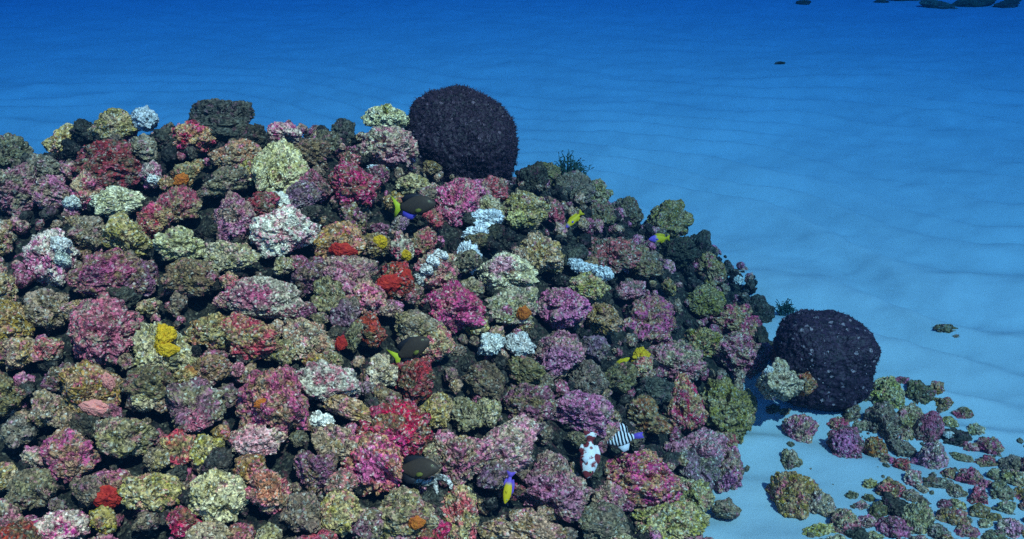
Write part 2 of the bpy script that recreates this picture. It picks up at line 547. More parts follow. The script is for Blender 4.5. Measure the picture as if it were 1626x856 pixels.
# x, y, w, h (photo pixels), crust, [own words]
ROCKS = [
 (100,225,58,48,'cr','pale cream and white rock'),(182,198,76,44,'ol'),(350,180,98,50,'dk','dark lumpy rock'),(352,204,96,44,'dk','charcoal rock under a dark lumpy rock on the skyline'),(305,216,72,48,'pk'),(70,265,52,42,'gt'),(80,303,62,50,'pb'),
 (172,262,98,78,'rs'),(138,300,52,56,'pk'),(240,277,36,40,'pw'),(295,280,48,46,'or'),(187,318,82,42,'cr'),(285,325,62,52,'pb'),(372,248,78,48,'or','flat-topped tan rock with pink ends'),
 (355,288,80,42,'gt'),(373,346,62,78,'pk'),(226,236,50,40,'gt'),(402,222,50,44,'dk'),(265,222,46,40,'dk'),(135,210,44,40,'dk'),
 (452,213,52,36,'pw'),(482,242,80,42,'gt'),(545,208,36,36,'dk'),(612,187,72,40,'cr','knobbly cream rock perched on a pink rock'),(620,238,90,72,'pk','big grey-pink rock carrying a knobbly cream rock'),(446,272,78,82,'cr'),
 (555,255,36,30,'rs'),(565,297,76,72,'rs'),(500,292,52,42,'rs'),(655,292,52,32,'cr'),(722,316,74,68,'mg','violet-pink rock under the big dome sponge'),(762,308,44,42,'pb'),(685,266,32,24,'ol'),(520,226,44,36,'gt'),
 (480,312,58,46,'pu'),(560,345,46,38,'pu'),(785,300,44,34,'rs'),(835,332,72,56,'ol'),(880,337,28,46,'rs'),(845,282,48,46,'dk'),(870,278,44,40,'gt'),(912,302,62,48,'gt'),(947,312,48,52,'bf'),
 (955,342,44,44,'gt'),(997,338,44,50,'gt'),(1062,350,72,62,'ol','dark olive round rock standing out on the skyline'),(820,348,32,30,'cr'),
 (82,405,76,82,'pw','lilac and white crusted rock'),(135,370,62,52,'bf'),(205,374,76,62,'ol'),(246,347,58,48,'pk'),(290,388,82,54,'cr'),(165,436,112,78,'pb','big tan rock with a rose patch'),(216,440,56,62,'pu'),
 (300,440,84,58,'gt'),(365,405,84,48,'bf'),(78,490,68,66,'ol'),(168,530,112,112,'mg','big bright magenta rock'),(262,552,96,74,'ol','olive rock topped by a yellow sponge'),(342,525,88,54,'or'),
 (402,535,88,72,'pb'),(335,585,66,48,'bf'),
 (455,368,98,78,'pw','big pink and white speckled rock'),(540,386,74,56,'bf','tan rock with a flame red sponge'),(592,390,52,38,'ol'),(636,395,44,42,'pw'),(555,440,84,62,'pk'),(582,472,62,52,'pb'),
 (628,443,62,54,'rs','dark rock wearing two red sponge patches'),(420,472,122,62,'pw','broad hot pink and white rock'),(490,440,52,52,'pu'),(520,470,52,56,'gt'),(693,428,68,62,'pk'),(720,490,98,78,'mg','long violet-pink rock under a white-edged rock'),
 (490,536,78,62,'or'),(586,522,62,48,'rs'),(620,490,38,28,'pb'),(665,520,72,52,'ol'),(560,536,28,42,'gt'),(695,545,52,52,'pb'),
 (805,434,94,62,'cr','big pale yellow-green rock'),(860,402,68,62,'ol'),(815,490,84,54,'bf','tan rock with an orange sponge spot'),(893,490,84,68,'mg'),(935,456,62,48,'bf'),(958,508,62,52,'ol'),
 (972,407,84,58,'rs'),(1022,422,62,52,'gt'),(1030,510,88,68,'pb'),(780,548,42,33,'wh'),(827,547,47,36,'wh'),(888,560,80,64,'pk'),(1080,402,62,52,'dk'),(1112,398,56,62,'dk'),(1120,477,62,48,'ol'),
 (1002,462,50,34,'rs'),(1130,430,44,44,'bf'),(1165,510,78,64,'pb'),(1202,492,46,46,'dk'),(1212,550,46,60,'dk'),(1110,542,62,52,'bf'),(1170,556,84,62,'pk'),
 (148,618,80,84,'bf','tan rock with a salmon lump on its lower face'),(245,610,94,64,'gt'),(235,634,48,38,'ol'),(310,650,90,74,'pu'),(75,652,54,62,'bf'),(95,600,44,42,'pu'),(110,720,88,74,'pb'),
 (195,695,96,64,'bf'),(285,715,54,48,'pk'),(326,717,48,52,'ol'),(432,640,116,134,'pb','huge tan rock freckled with pink'),(410,702,86,54,'pk'),(190,766,46,40,'pk'),(242,780,96,60,'bf'),
 (342,785,90,78,'cr'),(345,737,52,44,'dk'),(425,780,66,74,'pk'),(92,838,96,54,'pw'),(330,846,76,38,'cr'),(140,775,60,44,'gt'),
 (520,605,100,62,'pw'),(555,650,92,38,'bf'),(512,668,40,30,'wh'),(605,590,50,54,'cr'),(655,602,64,62,'rs'),(630,685,110,90,'rs','huge crimson rock'),(540,700,86,54,'bf'),(690,655,54,54,'ol'),
 (742,655,54,48,'ol'),(732,720,84,84,'pb'),(500,740,64,64,'pu'),(590,740,96,84,'pk'),(475,815,66,64,'gt'),(540,810,66,64,'bf'),(640,812,104,84,'bf','big tan rock with an orange blotch'),
 (725,815,66,92,'pb'),(690,800,52,44,'dk'),(580,835,54,48,'pu'),
 (1072,577,94,64,'pb'),(838,640,84,64,'pu'),(925,655,90,64,'mg'),(772,655,44,48,'ol'),(802,705,104,78,'pk','big pink rock with a tan middle'),(880,770,112,98,'pk','huge salmon-pink rock'),
 (1030,665,74,54,'or'),(1085,640,64,84,'pk'),(1020,757,124,88,'pb','huge tan and pink rock'),(1108,718,78,70,'mg'),(832,840,134,58,'bf'),(1065,832,114,64,'bf'),(958,832,84,56,'gt'),
 (770,602,62,58,'gt'),(835,590,60,44,'gt'),(1155,650,94,114,'ol','tall olive and cream rock at the sand edge'),(1112,745,66,60,'pu'),(1150,748,58,92,'pb'),(1192,566,54,54,'rs'),(1100,790,64,56,'bf'),
 (985,600,56,44,'gt'),(935,600,60,48,'gt'),(1040,620,60,44,'dk'),
]
SAND_ROCKS = [
 (1242,597,78,62,'cr','pale cream rock leaning on the squat dark sponge'),(1280,606,34,40,'or'),(1272,680,52,56,'pk'),(1228,650,28,18,'gt'),(1258,733,34,30,'ol'),(1262,785,80,82,'bf','tan clump on open sand'),(1300,800,44,50,'ol'),(1300,843,62,28,'ol'),
 (1352,655,28,38,'ol'),(1345,705,54,54,'rs','lone rosy sand rock'),(1390,710,38,42,'or'),(1408,622,52,58,'bf'),(1402,668,66,66,'gt','large drab rock behind the squat sponge'),(1440,672,60,62,'bf'),(1458,620,46,42,'gt'),(1474,678,44,62,'rs'),(1482,722,44,58,'pb'),(1432,712,44,34,'gt'),
 (1515,695,52,32,'dk','dark white-tipped rock'),(1415,775,48,38,'pb'),(1425,808,44,44,'dk'),(1420,838,54,44,'rs'),(1456,822,54,62,'bf','tall tan rubble rock'),(1342,828,48,54,'pb'),(1360,848,40,30,'dk'),(1498,768,34,22,'gt'),(1540,757,42,32,'pb'),
 (1512,822,46,34,'bf'),(1556,812,32,26,'ol'),(1450,760,28,32,'pb'),(1478,765,26,22,'gt'),(1530,728,40,18,'gt'),(1535,845,40,26,'pb'),(1490,845,36,30,'gt'),(1590,780,44,34,'bf'),(1605,840,40,34,'pb'),
 (1248,655,20,14,'gt'),(1325,690,22,16,'gt'),(1380,790,20,16,'gt'),(1500,800,22,18,'rs'),(1465,795,22,18,'gt'),
]
WORDS = {'pk': 'pink-crusted', 'mg': 'bright magenta', 'rs': 'crimson', 'pb': 'pink-mottled tan', 'pw': 'pink and white', 'bf': 'tan', 'ol': 'olive', 'cr': 'cream', 'wh': 'white',
         'pu': 'dusky plum', 'gt': 'drab grey-brown', 'dk': 'dark charcoal', 'or': 'orange-tan'}

# filler rocks of the heap: smaller ones in the gaps, and the heap going on past the photo's edge
cover = [(x, y, wd / 2, hh / 2) for x, y, wd, hh, *_ in ROCKS] + [(730, 225, 85, 80)]
MOUND_EDGE = [(-200, 215), (55, 250), (200, 205), (350, 190), (560, 225), (640, 250), (860, 275), (960, 310), (1010, 345), (1120, 400), (1170, 470), (1215, 540), (1200, 620), (1165, 760), (1140, 900), (-200, 900)]


def inside(px, py, poly):
    c = False
    for i in range(len(poly)):
        (x1, y1), (x2, y2) = poly[i], poly[i - 1]
        if (y1 > py) != (y2 > py) and px < (x2 - x1) * (py - y1) / (y2 - y1) + x1:
            c = not c
    return c


FILL = []
tries = 0
while len(FILL) < 100 and tries < 60000:
    tries += 1
    px, py = random.uniform(-30, 1215), random.uniform(190, 890)
    if not inside(px, py, MOUND_EDGE):
        continue
    big = px < 52 or py > 862
    s = random.uniform(50, 88) if big else random.uniform(26, 50) * (0.8 + 0.3 * (py / 856))
    a, bb = s / 2 * random.uniform(0.9, 1.2), s / 2 * random.uniform(0.75, 1.0)
    if any(((px - x) / (0.72 * (w_ + a))) ** 2 + ((py - y) / (0.72 * (h_ + bb))) ** 2 < 1 for x, y, w_, h_ in cover):
        continue
    cover.append((px, py, a, bb))
    typ = random.choices(['gt', 'dk', 'rs', 'pu', 'bf', 'ol', 'pb', 'pk', 'or'], [18, 14, 12, 10, 14, 10, 12, 8, 4] if not big else [2, 1, 3, 2, 4, 3, 4, 4, 2])[0]
    FILL.append((px, py, 2 * a, 2 * bb, typ))

sc_cover = [(x, y, wd / 2, hh / 2) for x, y, wd, hh, *_ in SAND_ROCKS] + [(1308, 566, 85, 80)]
TRAIL = [(1385, 600), (1480, 605), (1560, 690), (1640, 740), (1640, 880), (1250, 880), (1330, 800), (1420, 740), (1330, 690), (1330, 650)]
tries = n_tr = 0
while n_tr < 50 and tries < 20000:
    tries += 1
    px, py = random.uniform(1240, 1640), random.uniform(600, 870)
    a = random.uniform(11, 27)
    bb = a * random.uniform(.65, .95)
    if not inside(px, py, TRAIL) or any(((px - x) / (.8 * (w_ + a))) ** 2 + ((py - y) / (.8 * (h_ + bb))) ** 2 < 1 for x, y, w_, h_ in sc_cover):
        continue
    sc_cover.append((px, py, a, bb))
    SAND_ROCKS.append((px, py, 2 * a, 2 * bb, random.choice(['gt', 'bf', 'pb', 'rs', 'ol', 'pb', 'bf'])))
    n_tr += 1

LANDMARKS = []          # (px, py, phrase) filled by the things below
PENDING = []            # rocks that wait for their labels
ROCK_AT = {}


def put_rock(px, py, wd, hh, typ, words=None, on_sand=False, pool=None, group=None):
    if on_sand:
        d = ray(px, py + hh * 0.36)
        q = CAM + d * hit(px, py + hh * 0.36)
        tt = (q - CAM) @ FWD + 0.25 * wd / FPX * 3
        if (px, py) in ((1242, 597), (1280, 606)):      # these two lean on the front of the squat sponge
            tt = 3.42
        c = at(px, py, tt) - np.array([0, 0, 0.10 * hh / FPX * tt])
    else:
        tt = crest_hit(px, py)
        rad = 0.5 * max(wd, hh) / FPX * tt
        tt = tt - 0.30 * rad
        c = at(px, py, tt)
    rx, rz = 0.5 * wd / FPX * tt * 1.02, 0.5 * hh / FPX * tt * 1.04
    ry = min(rx, rz) * 1.05
    if pool is None:
        pool = CAULI if typ in ('wh', 'bw') else (BIG if max(wd, hh) > 50 else SMALL)
    i = random.randrange(len(pool))
    o = link('encrusted_rock', rock_mesh(pool, i, typ))
    o.location = c
    # a turn by quarters keeps the photographed width and height on the right axes
    k = random.randrange(4)
    o.rotation_euler = Euler((random.uniform(-.25, .25), random.uniform(-.2, .2), k * math.pi / 2 + random.uniform(-.3, .3)))
    o.scale = (rx, ry, rz) if k % 2 == 0 else (ry, rx, rz)
    if random.random() < 0.5:
        o.scale.x *= -1
    PENDING.append((o, px, py, wd, hh, typ, words, on_sand))
    ROCK_AT[(px, py)] = (o, c, (rx, ry, rz))
    return o


for r_ in ROCKS:
    put_rock(*r_)
for r_ in FILL:
    put_rock(*r_)
for r_ in SAND_ROCKS:
    put_rock(*r_, on_sand=True)


def patch(rock_xy, px, py, wd, hh, mat, name, label=None, pool=None, depth=0.5, land=None, ex=0.0):
    """a sponge or crust that grows on a rock: a child of that rock"""
    ro, c, (rx, ry, rz) = ROCK_AT[rock_xy]
    d = ray(px, py)
    A = np.array([rx, ry * 1.05, rz])
    o_, dd = (CAM - c) / A, d / A
    a, b2, cc = dd @ dd, o_ @ dd, o_ @ o_ - 1
    disc = b2 * b2 - a * cc
    tt = (-b2 - math.sqrt(disc)) / a if disc > 0 else -b2 / a
    q = CAM + d * (tt + ex)
    pool = pool or SMALL
    o = bpy.data.objects.new(name, rock_mesh(pool, random.randrange(len(pool)), mat))
    col.objects.link(o)
    r1, r2 = 0.5 * wd / FPX * tt * 1.08, 0.5 * hh / FPX * tt * 1.1
    o.location = q
    o.rotation_euler = (random.uniform(-.2, .2), random.uniform(-.2, .2), 0)
    o.scale = (r1, min(r1, r2) * depth, r2)
    o.parent = ro
    pm = Matrix.LocRotScale(Vector(ro.location), ro.rotation_euler, ro.scale)
    o.matrix_parent_inverse = pm.inverted()
    if label:
        o['label'] = label
    if land:
        LANDMARKS.append((px, py, land))
    return o


TINT = {'bright': (0.66, 0.11, 0.24), 'rose': (0.66, 0.09, 0.22), 'salmon': (0.72, 0.22, 0.24), 'orange': (0.62, 0.17, 0.04), 'violet': (0.36, 0.12, 0.5), 'cream': (0.66, 0.60, 0.40)}


def crust(rock_xy, px, py, wd, hh, tint):
    """a crust of another colour on a rock, where the photo shows it"""
    ro, c, (rx, ry, rz) = ROCK_AT[rock_xy]
    k = 'a' if 'crust_reach_a' not in ro else 'b'
    tt = (c - CAM) @ FWD - 0.75 * ry
    pm = Matrix.LocRotScale(Vector(ro.location), ro.rotation_euler, ro.scale)
    ro['crust_centre_' + k] = list(pm.inverted() @ Vector(at(px, py, tt)))
    ro['crust_reach_' + k] = 0.95 * max(wd / (2 * rx), hh / (2 * rz)) / FPX * tt + 0.12
    ro['crust_tint_' + k] = list(TINT[tint])


patch((262,552), 262, 535, 30, 36, 'yellow', 'yellow_sponge', 'bright yellow sponge lump', pool=CAULI, land='the bright yellow sponge lump', depth=.8)
patch((262,552), 266, 555, 36, 24, 'yellow', 'yellow_sponge', depth=.8)
patch((540,386), 545, 397, 42, 24, 'red', 'red_sponge', 'flame red sponge cushion', land='the flame red sponge', depth=.7)
patch((592,390), 604, 384, 20, 22, 'yellow', 'yellow_sponge', 'small yellow sponge tuft', land='the small yellow sponge tuft')
patch((636,395), 645, 405, 16, 18, 'yellow', 'yellow_sponge')
patch((628,443), 618, 450, 36, 28, 'red', 'red_sponge', 'dull red sponge', land='the twin red sponge patches')
patch((628,443), 645, 440, 18, 24, 'red', 'red_sponge')
patch((815,490), 832, 497, 22, 24, 'orange', 'orange_sponge', land='the orange sponge spot')
patch((140,775), 168, 790, 46, 36, 'red', 'red_sponge', 'dark red sponge finger', land='the dark red sponge finger', depth=.7, ex=-.02)
patch((148,618), 152, 648, 46, 24, 'salmon', 'salmon_sponge', land='the salmon sponge lump', depth=.7)
patch((148,618), 172, 605, 18, 28, 'salmon', 'salmon_sponge')
crust((168,530), 180, 562, 54, 40, 'bright')
crust((168,530), 195, 530, 36, 30, 'rose')
patch((640,812), 662, 830, 26, 22, 'orange', 'orange_sponge', land='the orange blotch on the big tan rock')
patch((490,536), 542, 545, 18, 26, 'red', 'red_sponge', depth=.6)
patch((432,640), 417, 640, 26, 14, 'orange', 'orange_sponge')
crust((410,702), 405, 705, 66, 30, 'salmon')
crust((620,238), 628, 254, 44, 36, 'rose')
crust((165,436), 150, 432, 48, 26, 'rose')
patch((295,280), 288, 286, 22, 20, 'orange', 'orange_sponge', depth=.6)
crust((630,685), 618, 705, 56, 28, 'rose')
crust((590,740), 590, 745, 30, 56, 'bright')
crust((805,434), 795, 420, 44, 20, 'rose')
crust((310,650), 312, 675, 40, 20, 'rose')
crust((893,490), 905, 498, 44, 24, 'bright')
crust((720,490), 735, 505, 56, 30, 'bright')
crust((925,655), 920, 662, 46, 26, 'bright')
crust((888,560), 885, 572, 60, 28, 'rose')
crust((420,472), 395, 470, 50, 36, 'bright')
crust((880,770), 855, 775, 44, 44, 'rose')
crust((880,770), 905, 790, 42, 40, 'rose')
crust((1108,718), 1110, 735, 36, 34, 'bright')
crust((1150,748), 1158, 770, 26, 20, 'rose')
crust((1345,705), 1342, 700, 40, 26, 'rose')
crust((1192,566), 1186, 578, 34, 26, 'rose')
patch((240,277), 245, 285, 20, 18, 'wh', 'white_crust', pool=CAULI)
crust((425,780), 425, 770, 50, 24, 'orange')
# white edge of the rock in the middle of the heap, and white tops on others
for wx, wy, ww, wh_ in [(668,442,18,20), (678,428,20,20), (688,414,20,18), (700,404,22,16)]:
    patch((693,428), wx, wy, ww, wh_, 'wh', 'white_crust', pool=CAULI, depth=.8)
LANDMARKS.append((690, 424, 'the white-edged rock'))
for wx, wy, ww, wh_ in [(915,420,26,20), (937,427,30,20), (960,434,26,26)]:
    patch((935,456), wx, wy, ww, wh_, 'bw', 'white_crust', 'bluish white knobbly crust', pool=CAULI, depth=.9)
LANDMARKS.append((938, 427, 'the bluish white crust'))
for wx, wy, ww, wh_ in [(95,390,32,26), (100,412,24,30)]:
    patch((82,405), wx, wy, ww, wh_, 'wh', 'white_crust', pool=CAULI, depth=.7)
patch((612,187), 614, 173, 14, 16, 'cr', 'cream_knob', depth=1)
patch((1515,695), 1506, 690, 16, 12, 'wh', 'white_crust', pool=CAULI)
patch((1242,597), 1222, 590, 16, 18, 'wh', 'white_crust', pool=CAULI)

# loose white corals
WHITES = [
 (230,190,46,36,'bw','bluish white coral leaning on the skyline of the heap', 'the bluish white coral on the skyline'),
 (115,322,30,24,'wh','white branching coral scrap low on the heap shoulder', 'the white branching scrap'),
 (443,318,40,26,'wh','white bubbly coral lump below a cream rock', 'the white bubbly lump'),
 (770,350,56,36,'bw','bluish white coral cluster below the big dome sponge', 'the bluish white cluster under the dome sponge'),
 (745,408,34,52,'bw','pale blue-white coral strip beside the white-edged rock', None),
 (600,268,34,14,'bw','thin pale coral strip under a big grey-pink rock', None),
 (1172,445,16,14,'wh','tiny white coral pebble on the sand-side edge of the heap', 'the tiny white pebble'),
 (755,372,40,26,'bw','drab blue-white coral just below the bluish white cluster', None),
]
for px, py, wd, hh, typ, lab, lm in WHITES:
    o = put_rock(px, py, wd, hh, typ, pool=CAULI)
    PENDING.pop()
    o.name = 'white_coral'
    tag(o, lab, 'coral', 'pale corals among the rocks')
    if lm:
        LANDMARKS.append((px, py, lm))

# ------------------------------------------------------------------ rubble in the gaps (nobody could count it)
rv, rf, rm = [], [], []
tmpl = [rock_shape(400 + i, 4, knob=1.2) for i in range(8)]
cnt = 0
n_rub = 0
while n_rub < 4600:
    x, y = random.uniform(-2.1, 1.2), random.uniform(1.2, 4.4)
    z = float(H(x, y)[0])
    if z < 0.055:
        continue
    big = random.random() < 0.32
    s = random.uniform(.018, .032) if big else random.uniform(.007, .020)
    v, f = tmpl[random.randrange(8)]
    rot = np.array(Euler((random.uniform(0, 6), random.uniform(0, 6), random.uniform(0, 6))).to_matrix())
    rv.append((v * [s, s * .8, s * .75]) @ rot + [x, y, z - .05 + (random.uniform(.0, .05) if big else random.uniform(-.012, .030))])
    rf.append(f + cnt)
    rm.append(np.full(len(f), random.choices(range(6), [6, 3, 4, 3, 2, 2] if big else [10, 2, 2, 2, 1, 2])[0], np.int32))
    cnt += len(v)
    n_rub += 1
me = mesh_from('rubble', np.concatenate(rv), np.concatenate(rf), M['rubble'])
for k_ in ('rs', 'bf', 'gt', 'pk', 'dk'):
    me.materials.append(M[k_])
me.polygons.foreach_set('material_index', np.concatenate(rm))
tag(link('rubble', me), 'crumbly coral rubble, partly blackened for shade, filling the gaps between the rocks', 'rubble', kind='stuff')
rv, rf, cnt, n_rub = [], [], 0, 0
while n_rub < 110:
    px, py = random.uniform(1180, 1640), random.uniform(600, 870)
    if not inside(px, py, TRAIL) and random.random() < .8:
        continue
    q = at(px, py, hit(px, py))
    s = random.choice([.004, .005, .007, .010, .014])
    v, f = tmpl[random.randrange(8)]
    rot = np.array(Euler((random.uniform(0, 6), random.uniform(0, 6), random.uniform(0, 6))).to_matrix())
    rv.append((v * [s, s * .8, s * .75]) @ rot + q)
    rf.append(f + cnt)
    cnt += len(v)
    n_rub += 1
tag(link('coral_gravel', mesh_from('coral_gravel', np.concatenate(rv), np.concatenate(rf), M['gt'])),
    'small coral gravel strewn over the pale sand', 'gravel', kind='stuff')


# ------------------------------------------------------------------ dome sponges
def dome(center, rx, ry, rz, seed, power, lean, label, mats, hairs, hl, slump=0.0, cat='sponge'):
    d, f = ico(7)
    e = 2.0 / power
    q = np.sign(d) * np.abs(d) ** e
    q /= (np.abs(q) ** power).sum(1)[:, None] ** (1 / power)
    p = q * [rx, ry, rz]
    nrm = q / np.linalg.norm(q, axis=1)[:, None]
    big = 0.26 * fbm(q * 1.3 + seed, 3, seed) * rx
    fine = 0.010 * (0.4 - vor(p * 62, seed) ** 2) + 0.008 * (0.5 - vor(p * 130, seed + 5)) + 0.010 * fbm(p * 28, 3, seed)
    p = p + nrm * (big + fine)[:, None]
    p[:, 2] *= 1 - slump * np.clip(p[:, 0] / rx, -1, 1) * (p[:, 2] > 0)
    p[:, 0] += lean * p[:, 2]
    root = link('dome_sponge', mesh_from('dome_sponge', p, f, mats[0]))
    root.location = center
    tag(root, label, cat)
    r = np.random.default_rng(seed)
    ids = r.integers(0, len(p), hairs)
    ids = ids[p[ids, 2] > -0.75 * rz]
    n = nrm[ids] * [1 / rx, 1 / ry, 1 / rz]
    n /= np.linalg.norm(n, axis=1)[:, None]
    dirs = n + 0.75 * r.normal(size=n.shape) * 0.8
    dirs /= np.linalg.norm(dirs, axis=1)[:, None]
    L = r.uniform(.35, 1.0, len(ids))[:, None] * hl
    a = np.cross(dirs, r.normal(size=n.shape))
    a /= np.linalg.norm(a, axis=1)[:, None]
    b_ = np.cross(dirs, a)
    wd = 0.0011
    b0 = p[ids] - n * 0.002
    mid = b0 + dirs * L * .55
    dir2 = dirs + 0.7 * r.normal(size=n.shape)
    tip = mid + dir2 / np.linalg.norm(dir2, axis=1)[:, None] * L * .5
    V = np.stack([b0 + a * wd, b0 - a * .5 * wd + b_ * .87 * wd, b0 - a * .5 * wd - b_ * .87 * wd,
                  mid + a * wd, mid - a * .5 * wd + b_ * .87 * wd, mid - a * .5 * wd - b_ * .87 * wd, tip], 1).reshape(-1, 3)
    base = np.arange(len(ids))[:, None, None] * 7
    F = np.array([[0, 1, 4], [0, 4, 3], [1, 2, 5], [1, 5, 4], [2, 0, 3], [2, 3, 5], [3, 4, 6], [4, 5, 6], [5, 3, 6]])[None] + base
    h = link('bristles', mesh_from('bristles', V, F.reshape(-1, 3), mats[1]), root)
    h['kind'] = 'stuff'
    return root


def dome_mat(name, c1, c2, pale, pale_at, scale):
    m, t, b = new_mat(name)
    co = crust_coords(t)
    vo = N(t, 'ShaderNodeTexVoronoi')
    t.links.new(co, vo.inputs['Vector'])
    vo.inputs['Scale'].default_value = scale
    sep = N(t, 'ShaderNodeSeparateColor')
    t.links.new(vo.outputs['Color'], sep.inputs[0])
    c = mixc(t, sep.outputs[0], c1, c2)
    c = mixc(t, ramp(t, sep.outputs[1], [(0, g3(0)), (pale_at, g3(0)), (pale_at + .005, g3(1))], 'CONSTANT'), c, pale)
    t.links.new(c, b.inputs['Base Color'])
    b.inputs['Specular IOR Level'].default_value = 0.25
    b.inputs['Roughness'].default_value = 0.6
    bmp = N(t, 'ShaderNodeBump')
    bmp.inputs['Strength'].default_value = 0.6
    bmp.inputs['Distance'].default_value = 0.004
    t.links.new(vo.outputs['Distance'], bmp.inputs['Height'])
    t.links.new(bmp.outputs[0], b.inputs['Normal'])
    return m


dm1 = dome_mat('dome_flesh', (0.008, 0.004, 0.006), (0.040, 0.018, 0.030), (0.12, 0.07, 0.09), 0.96, 105)
dm1b = dome_mat('dome_bristle', (0.012, 0.006, 0.010), (0.080, 0.036, 0.058), (0.15, 0.11, 0.14), 0.96, 160)
dm2 = dome_mat('squat_flesh', (0.009, 0.005, 0.008), (0.050, 0.022, 0.038), (0.24, 0.17, 0.18), 0.96, 105)
dm2b = dome_mat('squat_bristle', (0.014, 0.007, 0.012), (0.090, 0.040, 0.064), (0.55, 0.46, 0.48), 0.965, 110)
T1 = 3.72
c1 = at(731, 228, T1)
dome(c1, 83 / FPX * T1, 82 / FPX * T1, 84 / FPX * T1, 5, 2.08, 0.02, 'big black-purple bristly dome sponge rising from the crest of the heap', (dm1, dm1b), 11000, 0.018, 0.04)
T2 = 3.62
c2 = at(1310, 571, T2)
dome(c2, 74 / FPX * T2, 70 / FPX * T2, 65 / FPX * T2, 9, 2.9, 0.03, 'squat dark purple sponge with white flecks sitting on the sand', (dm2, dm2b), 8000, 0.010, 0.14)
LANDMARKS += [(731, 228, 'the big bristly dome sponge'), (1308, 566, 'the squat dark sponge')]


# ------------------------------------------------------------------ fish
def frame_from(head, tail, t_head, t_tail, roll=0.0):
    A, B = at(*head, t_head), at(*tail, t_tail)
    x = Vector(A - B)
    L = x.length
    x.normalize()
    view = Vector((A + B) / 2 - CAM).normalized()
    y = view - x * view.dot(x)
    y.normalize()
    z = x.cross(y)
    m = Matrix((x, y, z)).transposed()
    if z.dot(Vector(UP)) < -0.2:
        m = Matrix((x, -y, -z)).transposed()
    m = m @ Matrix.Rotation(roll, 3, 'X')
    return m.to_4x4(), Vector((A + B) / 2), L


def loft(prof, segs=20):
    """prof: (x, z_top, z_bottom, half_thickness) from tail root to snout, unit length"""
    V, F = [], []
    for x, zt, zb, th in prof:
        for k in range(segs):
            a = 2 * math.pi * k / segs
            c, s = math.cos(a), math.sin(a)
            V.append((x, th * math.copysign(abs(c) ** .9, c), (zt + zb) / 2 + (zt - zb) / 2 * s))
    for i in range(len(prof) - 1):
        for k in range(segs):
            k2 = (k + 1) % segs
            a, b_, c, d = i * segs + k, i * segs + k2, (i + 1) * segs + k2, (i + 1) * segs + k
            F += [(a, d, b_), (b_, d, c)]
    n = len(V)
    V += [(prof[0][0], 0, (prof[0][1] + prof[0][2]) / 2), (prof[-1][0] + .004, 0, (prof[-1][1] + prof[-1][2]) / 2)]
    for k in range(segs):
        k2 = (k + 1) % segs
        F += [(n, k, k2), (n + 1, (len(prof) - 1) * segs + k2, (len(prof) - 1) * segs + k)]
    return np.array(V), np.array(F)


def smooth_prof(keys, n=26):
    keys = np.array(keys)
    xs_ = np.linspace(keys[0, 0], keys[-1, 0], n)
    # cosine-eased spacing towards the snout for a round nose
    u = np.linspace(0, 1, n)
    xs_ = keys[0, 0] + (keys[-1, 0] - keys[0, 0]) * (1 - (1 - u) ** 1.5)
    out = []
    for x in xs_:
        k = min(max(np.searchsorted(keys[:, 0], x) - 1, 0), len(keys) - 2)
        f = (x - keys[k, 0]) / (keys[k + 1, 0] - keys[k, 0])
        p0, p1 = keys[k], keys[k + 1]
        m0 = (keys[k + 1] - keys[max(k - 1, 0)]) / max(keys[k + 1, 0] - keys[max(k - 1, 0), 0], 1e-6) * (p1[0] - p0[0])
        m1 = (keys[min(k + 2, len(keys) - 1)] - keys[k]) / max(keys[min(k + 2, len(keys) - 1), 0] - keys[k, 0], 1e-6) * (p1[0] - p0[0])
        v = (2 * f ** 3 - 3 * f * f + 1) * p0 + (f ** 3 - 2 * f * f + f) * m0 + (-2 * f ** 3 + 3 * f * f) * p1 + (f ** 3 - f * f) * m1
        out.append((x, v[1], v[2], max(v[3], .004)))
    return out


def fin(name, outline, mat, parent, th=0.012, bend=0.0, yoff=0.0):
    """outline in the fish's x-z plane; thin at the rim, thicker at its first (root) points"""
    n = len(outline)
    cx_, cz_ = sum(p[0] for p in outline) / n, sum(p[1] for p in outline) / n
    V, F = [], []
    for s in (-1, 1):
        for x, z in outline:
            V.append((x, yoff + s * th * .25 + bend * (x - outline[0][0]), z))
    V += [(cx_, yoff - th + bend * (cx_ - outline[0][0]), cz_), (cx_, yoff + th + bend * (cx_ - outline[0][0]), cz_)]
    for k in range(n):
        k2 = (k + 1) % n
        F += [(2 * n, k, k2), (2 * n + 1, n + k2, n + k), (k, n + k, k2), (k2, n + k, n + k2)]
    return link(name, mesh_from(name, np.array(V), np.array(F), mat), parent)


def eye(x, y, z, r, parent, mats):
    for s in (-1, 1):
        v, f = ico(3)
        e = link('eye', mesh_from('eye', v * [r, r * .6, r] + [x, s * y, z], f, mats[0]), parent)
        link('pupil', mesh_from('pupil', v * [r * .6, r * .4, r * .6] + [x + .2 * r, s * (y + r * .35), z], f, mats[1]), e)


